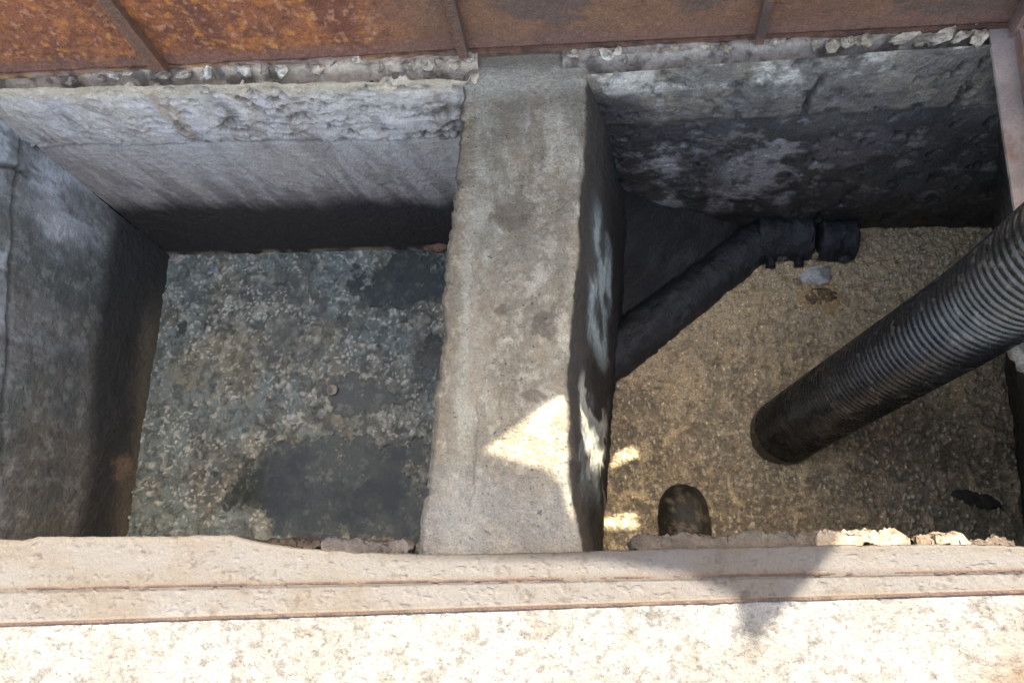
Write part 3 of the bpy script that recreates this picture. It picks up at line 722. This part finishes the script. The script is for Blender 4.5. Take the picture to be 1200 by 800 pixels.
# ------------------------------------------------------------------ liquids
def build_left_water():
    x0, x1, y0, y1 = -1.40, -.20, -.03, 1.02
    P = quadgrid((x0, y0, -HW), (x1, y0, -HW), (x1, y1, -HW), (x0, y1, -HW), 240, 210)
    c = flat(P, (50, 57, 58)); c = mix(c, (66, 70, 66), ss(.42, .62, fbm(P, 9, 6, 501, .7)) * ss(.5, .3, P[..., 1]) * .8)
    c = mix(c, (66, 70, 65), ss(.56, .68, fbm(P, 22, 6, 502, .7)) * ss(.5, .3, P[..., 1]) * .6)
    c = mix(c, (66, 74, 80), ss(.55, .7, P[..., 1]) * .8)
    c = mix(c, (74, 80, 78), ss(.8, .95, ridge(P + .06 * np.stack([fbm(P, 7, 3, 540), fbm(P, 7, 3, 541), P[..., 2] * 0], -1), 11, 3, 542)) * .5)
    WP, WC = P, c
    # scum raft
    n1, n2 = 470, 400
    P = quadgrid((x0, y0, -HW), (x1, y0, -HW), (x1, y1, -HW), (x0, y1, -HW), n1, n2)
    def wp(a, b): return bp(a, b, -HW)
    m = 1.3 + .9 * (fbm(P, 6, 4, 503) - .5)
    def clear(px, py, rx, ry, a, seed): 
        c_ = wp(px, py); return a * blob(P, (c_[0], c_[1], -HW), (rx, ry, 9), .75, seed, 13)
    m -= clear(482, 330, .15, .10, 1.1, 504) + clear(512, 420, .05, .11, 1.0, 505) + clear(430, 460, .13, .06, .9, 506) + clear(380, 560, .24, .14, 1.0, 507) + clear(470, 590, .16, .12, .7, 508) + clear(320, 560, .09, .1, .5, 509) + clear(213, 390, .02, .05, .8, 510) + clear(450, 515, .12, .06, .4, 512)
    m -= .3 * ss(.3, .1, P[..., 1]) * ss(-1.1, -.9, P[..., 0])
    m += .5 * blob(P, (wp(270, 410)[0], wp(270, 410)[1], -HW), (.14, .16, 9), .5, 511)
    film = ss(-.25, .75, m + 1.1 * (fbm(P, 22, 6, 545, .7) - .5))
    us_, vs_ = np.linspace(0, 239, n1), np.linspace(0, 209, n2)
    wc = WC[np.round(us_).astype(int)][:, np.round(vs_).astype(int)]
    wc = mix(wc, (82, 88, 83), film * .7); wc = mix(wc, (118, 121, 112), film * ss(.54, .64, fbm(P, 46, 5, 546, .7)) * .6)
    o = grid('water', P, wc, WATER, gain=1.0); tag(o, kind='structure')
    W2 = P + .034 * np.stack([fbm(P, 24, 4, 513, .6) - .5, fbm(P, 24, 4, 514, .6) - .5, P[..., 2] * 0], -1)
    d1, s1, v1 = cells(W2, 44, 515); d2, s2, v2 = cells(W2 + .3, 125, 517)
    keep = ss(.45, .75, v1) * (.15 + ss(.42, .6, fbm(P, 9, 3, 518)) + ss(.22, .05, np.abs((P[..., 1] - wp(400, 400)[1]) - .75 * (P[..., 0] - wp(400, 400)[0]))))
    big = np.clip(1 - (d1 / .6) ** 2, 0, 1) ** .7 * (.2 + .9 * v1) * keep
    sm = np.clip(1 - (d2 / .6) ** 2, 0, 1) * (.1 + .9 * v2 ** 2)
    bil = fbm(W2, 38, 5, 530, .62)
    cov = ss(.1, 1.0, m + .9 * (fbm(P, 25, 5, 516, .66) - .5))
    hgt = -.0075 + .0105 * cov + .0055 * big * ss(.15, .5, m) + .003 * sm * ss(.2, .6, m) + .011 * (bil - .5) * cov
    P2 = P.copy(); P2[..., 2] += hgt
    c = flat(P, (84, 88, 81)); c = mix(c, (126, 128, 119), ss(.5, .66, bil) * .75); c = mix(c, (66, 70, 66), ss(.49, .36, bil) * .75)
    c = mix(c, (112, 104, 86), ss(.46, .62, fbm(P, 5, 5, 531, .65)) * .55)
    c = mix(c, (92, 108, 108), ss(.48, .64, fbm(P, 6, 5, 520, .65) + .14 * ss(-1.1, -1.22, P[..., 0]) + .10 * ss(.72, .84, P[..., 1])) * .7)
    c = mix(c, (118, 108, 80), blob(P, (wp(265, 420)[0], wp(265, 420)[1], -HW), (.13, .10, 9), 1.0, 521) * .45)
    c = mix(c, (150, 152, 144), ss(.62, .85, v1) * big * .55)
    c = mix(c, (186, 188, 180), ss(.66, .82, v2) * np.clip(sm * 1.5, 0, 1) * (.25 + ss(.4, .6, fbm(P, 9, 4, 536))) * .75); c = mix(c, (46, 52, 48), ss(.47, .37, fbm(W2, 60, 4, 537, .66)) * .6)
    c = mix(c, (54, 58, 58), ss(.60, .72, fbm(P, 17, 5, 532, .68)) * .55)
    c = mix(c, (66, 72, 69), ss(1.0, .6, cov) * .8)
    sw = ridge(P + .08 * np.stack([fbm(P, 5, 3, 533), fbm(P, 5, 3, 534), P[..., 2] * 0], -1), 7, 3, 535); c = mix(c, (62, 68, 68), ss(.72, .9, sw) * .55)
    o = grid('floating_scum', P2, c, SCUM, gain=1.6); tag(o, 'lumpy grey green scum floating on the left chamber water', 'scum', kind='stuff')
    # loose pale lumps that float clear of the raft
    rnd = random.Random(5)
    spots = [(366, 468, 10, 'pale oval grease lump at the front rim of the small dark pool'), (344, 491, 9, 'pale grease lump at the back rim of the large dark pool near the front'),
        (390, 457, 10, 'beige grease lump at the edge of the small dark pool in the scum'), (378, 485, 8, 'grey grease lump at the scum edge just behind the large dark pool'),
        (410, 398, 10, 'whitish grease lump on the thickest heap of scum in the middle'), (250, 316, 10, 'bluish white grease lump by the back wall near the left corner'),
        
        (500, 375, 9, 'grey green grease lump beside the dividing wall'),
        (208, 303, 11, 'pinkish white lump wedged in the back left corner of the water')]
    for i, (px, py, s, lb) in enumerate(spots):
        c_ = wp(px, py); r = s / 470 * .85
        V, Fc, n = lump_verts((0, 0, 0), (r * rnd.uniform(.9, 1.3), r * rnd.uniform(.7, 1.0), r * .32), 600 + i, 3, .45, rnd.uniform(0, 3))
        base = [(190, 190, 178), (186, 188, 178), (160, 150, 134), (150, 150, 142), (186, 184, 176), (160, 172, 178), (128, 132, 116), (186, 174, 168)][i]
        cc = flat(V, base); cc = mix(cc, np.array(base) * .7, ss(.45, .62, fbm(V + i, 90, 3, 601)))
        o = mesh('grease_lump', V, Fc, SCUM, None, cc); o.location = (c_[0], c_[1], -HW + .004)
        tag(o, lb, 'grease lump', 'grease lumps floating in the left chamber')
build_left_water()

_A, _B = at_depth(952, 484, 1.75), at_depth(1152, 349, 1.24)
HOSE_D = (_B - _A) / np.linalg.norm(_B - _A)
HOSE_T = _A + HOSE_D * ((-HW - .035 - _A[2]) / HOSE_D[2])
def build_sludge():
    P = quadgrid((-.10, -.03, -HW), (1.12, -.03, -HW), (1.12, 1.0, -HW), (-.10, 1.0, -HW), 560, 470)
    W2 = P + .026 * np.stack([fbm(P, 34, 4, 701, .6) - .5, fbm(P, 40, 4, 702, .6) - .5, P[..., 2] * 0], -1)
    d1, s1, v1 = cells(W2, 58, 703); d2, s2, v2 = cells(W2 + .7, 120, 705)
    g = np.clip(1 - (d1 / .55) ** 2, 0, 1) * v1 ** 1.5; g2 = np.clip(1 - (d2 / .6) ** 2, 0, 1) * v2 ** 2
    bil = fbm(W2, 46, 5, 713, .62)
    y = P[..., 1]
    dry_lit = ss(.25, .75, y + .35 * (fbm(P, 4, 3, 707) - .5))  # rougher, drier back; the front's shade is painted in darker
    hgt = (.001 + .0035 * dry_lit) * g + (.001 + .0012 * dry_lit) * g2 + .014 * (bil - .5) * (.6 + .6 * dry_lit) + .012 * (fbm(P, 7, 4, 708) - .5)
    F3 = P * np.array([1, .55, 1]) + .006 * np.stack([fbm(P, 60, 2, 720) - .5, fbm(P, 60, 2, 721) - .5, P[..., 2] * 0], -1)
    d3, s3, v3 = cells(F3, 105, 722); fl = ss(.42, .2, d3) * ss(.66, .74, v3) * (.25 + ss(.42, .58, fbm(P, 8, 4, 728)))  # raised pale flecks, painted to read as wet glints
    sw = ridge(P + .05 * np.stack([fbm(P, 6, 3, 723), fbm(P, 6, 3, 724), P[..., 2] * 0], -1), 9, 3, 725)
    hgt += .010 * (fbm(P, 28, 4, 726, .6) - .5) + .005 * fl + .004 * ss(.7, .9, sw)
    rr_ = np.hypot(P[..., 0] - HOSE_T[0] - .02, P[..., 1] - HOSE_T[1] - .015); hgt += .012 * np.exp(-((rr_ - .085) / .02) ** 2) * (.3 + fbm(P, 26, 4, 715))
    P2 = P.copy(); P2[..., 2] += hgt
    c = flat(P, (64, 59, 47)); c = mix(c, (148, 130, 102), dry_lit * .95); c = mix(c, (80, 76, 62), ss(.45, .7, fbm(P, 5, 4, 709)) * (1 - dry_lit) * .7)
    c = mix(c, (176, 152, 118), ss(.5, .68, bil) * (.2 + .3 * dry_lit)); c = mix(c, (84, 74, 58), ss(.48, .34, bil) * .6); c = mix(c, (186, 164, 130), g * .4 * dry_lit)
    c = mix(c, (190, 172, 144), ss(.75, .95, v2) * g2 * .5); c = mix(c, (240, 228, 204), fl * (.3 + .4 * dry_lit)); c = mix(c, (62, 52, 38), ss(.46, .36, fbm(W2, 75, 4, 729, .66)) * .65); c = mix(c, (98, 86, 68), ss(.52, .68, fbm(P, 16, 5, 727, .62)) * .5); c = mix(c, (156, 138, 108), ss(.78, .92, sw) * .4); c = mix(c, (118, 94, 60), blob(P, (*bp(963, 350, -HW)[:2], -HW), (.05, .045, 9), .6, 710) * .8)
    c = mix(c, (96, 66, 44), ss(.55, .7, fbm(P, 6, 3, 711)) * ss(.6, .9, P[..., 0]) * .5)
    c = mix(c, (70, 62, 48), ss(.55, .7, fbm(P, 14, 5, 712)) * .3)
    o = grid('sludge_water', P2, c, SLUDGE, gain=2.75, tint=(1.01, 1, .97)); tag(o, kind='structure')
build_sludge()

# ------------------------------------------------------------------ tubes
def tube(path, radf, nseg, name, m, parent, colf, per=None, closed_end=(False, False), amp=0, seed=0):
    path = np.array(path); d = np.gradient(path, axis=0); d /= np.linalg.norm(d, axis=1, keepdims=True)
    s = np.concatenate([[0], np.cumsum(np.linalg.norm(np.diff(path, axis=0), axis=1))])
    ref = np.array([0, 0, 1.0]); a = np.cross(d, ref); a /= np.linalg.norm(a, axis=1, keepdims=True); b = np.cross(a, d)
    th = np.linspace(0, 2 * math.pi, nseg, endpoint=False)
    r = radf(s[:, None], th[None])
    P = path[:, None] + r[..., None] * (np.cos(th)[None, :, None] * a[:, None] + np.sin(th)[None, :, None] * b[:, None])
    if amp: P = P + amp * 2 * (np.stack([fbm(P, 30, 3, seed + q) for q in range(3)], -1) - .5)
    c = colf(P, s[:, None] + 0 * th[None], th[None] + 0 * s[:, None], r)
    k = nseg; n = len(path); f = [list(q) for q in gfaces(n, k, True)]
    if closed_end[0]: f.append(list(range(k)))
    if closed_end[1]: f.append([(n - 1) * k + q for q in range(k - 1, -1, -1)])
    return mesh(name, P, f, m, parent, c)
def catmull(pts, n):
    pts = np.array(pts, dtype=float); pts = np.concatenate([[2 * pts[0] - pts[1]], pts, [2 * pts[-1] - pts[-2]]]); out = []
    for i in range(1, len(pts) - 2):
        for t in np.linspace(0, 1, n, endpoint=False):
            p0, p1, p2, p3 = pts[i - 1:i + 3]
            out.append(.5 * (2 * p1 + (p2 - p0) * t + (2 * p0 - 5 * p1 + 4 * p2 - p3) * t * t + (3 * p1 - p0 - 3 * p2 + p3) * t ** 3))
    out.append(pts[-2]); return np.array(out)
def resample(p, step):
    s = np.concatenate([[0], np.cumsum(np.linalg.norm(np.diff(p, axis=0), axis=1))]); q = np.arange(0, s[-1], step)
    return np.stack([np.interp(q, s, p[:, k]) for k in range(3)], 1)

def build_hose():
    A, B = at_depth(952, 484, 1.75), at_depth(1152, 349, 1.24)
    d = (B - A) / np.linalg.norm(B - A)
    T = A + d * ((-HW - .035 - A[2]) / d[2])
    print('hose', T, A, B, d)
    t = empty('suction_hose', tuple(T)); tag(t, 'thick black corrugated suction hose dipping into the brown sludge of the right chamber', 'hose')
    Cc = B + d * .35
    B = B + np.array([.004, -.010, 0])
    pts = [T, A, (A + B) / 2 + np.array([0, 0, -.006]), B, Cc, Cc + np.array([.35, .16, .22]), Cc + np.array([.8, .35, .22]), Cc + np.array([1.5, .7, -.1]), Cc + np.array([2.2, 1.0, Cc[2] * 0 - Cc[2] + .09])]
    p = resample(catmull(pts, 120), .0022)
    R0 = .0815; ps = np.linspace(-.02, 6, 3000); pp = np.cumsum((ps[1] - ps[0]) / (.0085 + .0060 * ss(.05, .65, ps)))
    def rad(s, th):
        q_ = s + .0025 * np.sin(th); ph = np.interp(q_, ps, pp)
        w_ = np.abs(((ph % 1) - .5) * 2)             # 0 at groove centre
        rib = ss(.12, .62, w_)
        r = R0 - (.0030 + .0012 * ss(.5, .1, s)) * (1 - rib)
        cuff = ss(.058, .050, s)
        return r * (1 - cuff) + (R0 - .001) * cuff + 0 * th
    def col(P, s, th, r):
        c = flat(P, (30, 29, 28)); c = mix(c, (46, 44, 42), ss(.45, .7, fbm(P, 14, 4, 801)) * .7)
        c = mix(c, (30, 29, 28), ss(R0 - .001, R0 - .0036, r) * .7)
        c = mix(c, (116, 108, 96), ss(.66, .74, fbm(P, 60, 3, 802)) * .35 * ss(.15, .4, s)); c = mix(c, (104, 90, 66), ss(.15, .0, s + .12 * (fbm(P, 22, 4, 804) - .5)) * .1); c = mix(c, (112, 100, 80), ss(.56, .64, fbm(P * np.array([1, 1, 1]), 13, 5, 803, .68)) * ss(.55, .1, s) * .25)
        return c
    k_ = int(.052 / .0022)
    tube(p[k_:], lambda s, th: rad(s + .052, th), 112, 'hose_body', RUBBER, t, lambda P, s, th, r: col(P, s + .052, th, r))
    tube(p[:k_ + 3], lambda s, th: R0 + .0022 - .002 * ss(.050, .058, s) + 0 * th, 112, 'end_cuff', RUBBER, t, col)
build_hose()

def build_drain():
    t = empty('drain_pipe'); tag(t, 'blackened drain pipe lying across the back left corner of the right chamber with joint sockets', 'pipe')
    z = -HW - .002
    a, b = bp(708, 424, z), bp(892, 281, z)
    a = a - (b - a) * .12
    col = lambda P, s, th, r: mix(mix(mix(flat(P, (36, 39, 42)), (50, 55, 59), ss(.45, .7, fbm(P, 12, 4, 811)) * .7), (30, 31, 32), ss(.5, .7, fbm(P, 24, 4, 812)) * .7), (44, 46, 48), ss(.5, .7, fbm(P, 40, 4, 813)) * .6)
    n = 120
    tube(a + (b - a) * np.linspace(0, 1, n)[:, None], lambda s, th: .064 + .004 * (np.sin(s * 9)) + 0 * th, 48, 'pipe', PIPE, t, col, closed_end=(True, True), amp=.007, seed=820)
    ax = bp(1000, 282, z) - bp(890, 282, z); ax /= np.linalg.norm(ax)
    yv = np.array([-ax[1], ax[0], 0])
    for x0, x1, py, rr, sd in ((884, 951, 278, .064, 830), (956, 1000, 281, .056, 840)):
        p0, p1 = bp(x0, py, z + .012), bp(x1, py, z + .012)
        m = 60; k = np.linspace(0, 1, m)
        tube(p0 + (p1 - p0) * k[:, None], lambda s, th, rr=rr, L=np.linalg.norm(p1 - p0): rr * (1 - .55 * np.clip(np.abs(s / L - .5) * 2 - .9, 0, 1) * 4) + .003 * np.cos(3 * th), 48, 'joint_socket', PIPE, t, col, closed_end=(True, True), amp=.009, seed=sd)
    # small clip and the mouths below the socket
    for px, py, s_, cb in ((917, 299, .020, (96, 88, 76)), (958, 300, .014, (150, 132, 100)), (990, 303, .016, (44, 42, 40))):
        c = bp(px, py, -HW + .012); V, Fc, nn = lump_verts(c, (s_ * 1.1, s_ * .8, s_), 850 + px, 3, .5)
        mesh('sludge_crust', V, Fc, SLUDGE, t, mix(flat(V, cb), np.array(cb) * .6, ss(.45, .6, fbm(V, 50, 3, 851))))
    for px, py in ((902, 298), (935, 297)):
        c = bp(px, py, -HW + .01); yy = np.array([0, 1, 0]); pth = c + (np.linspace(0, 1, 8)[:, None] - .2) * (-yv * .05) + np.array([0, 0, .004])
        tube(pth, lambda s, th: .0125 + 0 * s + 0 * th, 20, 'pipe_lug', PIPE, t, lambda P, s, th, r: flat(P, (24, 24, 24)), closed_end=(True, True), amp=.001, seed=860)
build_drain()

def build_stub():
    t = empty('pipe_stub'); tag(t, 'dark round topped pipe end rising from the sludge beside the front ledge', 'pipe')
    c0 = bp(801, 603, -HW); col = lambda P, s, th, r: mix(mix(flat(P, (46, 44, 40)), (28, 27, 26), ss(.4, .65, fbm(P, 20, 4, 871))), (104, 96, 78), ss(.52, .62, fbm(P, 45, 5, 872, .7)) * .75)
    y0 = c0[1]; r = .064
    pts = [(c0[0], -.05, -HW - .005), (c0[0], y0 - .03, -HW - .005), (c0[0], y0 + .01, -HW - .02), (c0[0], y0 + .034, -HW - .06), (c0[0], y0 + .036, -HW - .14)]
    tube(resample(catmull(pts, 30), .004), lambda s, th: r + 0 * s + 0 * th, 56, 'elbow', PIPE, t, col, amp=.004, seed=873)
build_stub()

def loose():
    rnd = random.Random(9)
    def one(name, px, py, z, r, colr, label, cat, m=SCUM, amp=.6, seed=900, rot=0, sub=4, group=None):
        c = bp(px, py, z); V, Fc, n = lump_verts((0, 0, 0), r, seed, sub, amp, rot)
        V = V + (.6 * min(r) + .25 * np.median(r)) * (np.stack([fbm(V, 60, 4, seed + q, .65) for q in range(3)], -1) - .5)
        cc = flat(V, colr); cc = mix(cc, np.array(colr) * .6, ss(.45, .65, fbm(V, 50, 4, seed + 5)) * .8)
        o = mesh(name, V, Fc, m, None, cc); o.location = tuple(c); tag(o, label, cat, group); return o
    one('foam_patch', 958, 322, -HW + .004, (.034, .026, .010), (206, 204, 198), 'small patch of pale foam in front of the drain pipe sockets', 'foam', amp=.7, seed=901)
    one('sludge_clot', 962, 349, -HW + .002, (.040, .026, .005), (122, 100, 64), 'yellowish brown clot floating just in front of the pale foam', 'clot', SLUDGE, .7, 902)
    one('rag', 1144, 584, -HW + .002, (.055, .017, .004), (58, 55, 50), 'dark wet rag floating near the right wall by the front ledge', 'rag', DAMP, .5, 903, -.35)
    one('stone', 512, 290, -HW + .012, (.036, .016, .022), (150, 116, 94), 'reddish stone at the waterline beside the dividing wall in the left chamber', 'stone', CONC, .6, 904)
    one('stone', 133, 566, -HW + .06, (.02, .02, .02), (150, 122, 98), 'tan stone stuck low on the left wall near the front', 'stone', CONC, .5, 905)
    one('rubble', 1196, 405, -.16, (.018, .036, .02), (206, 194, 176), 'crumbling pale mortar clump on the right wall just under the hose', 'rubble', CONC, .9, 906)
loose()
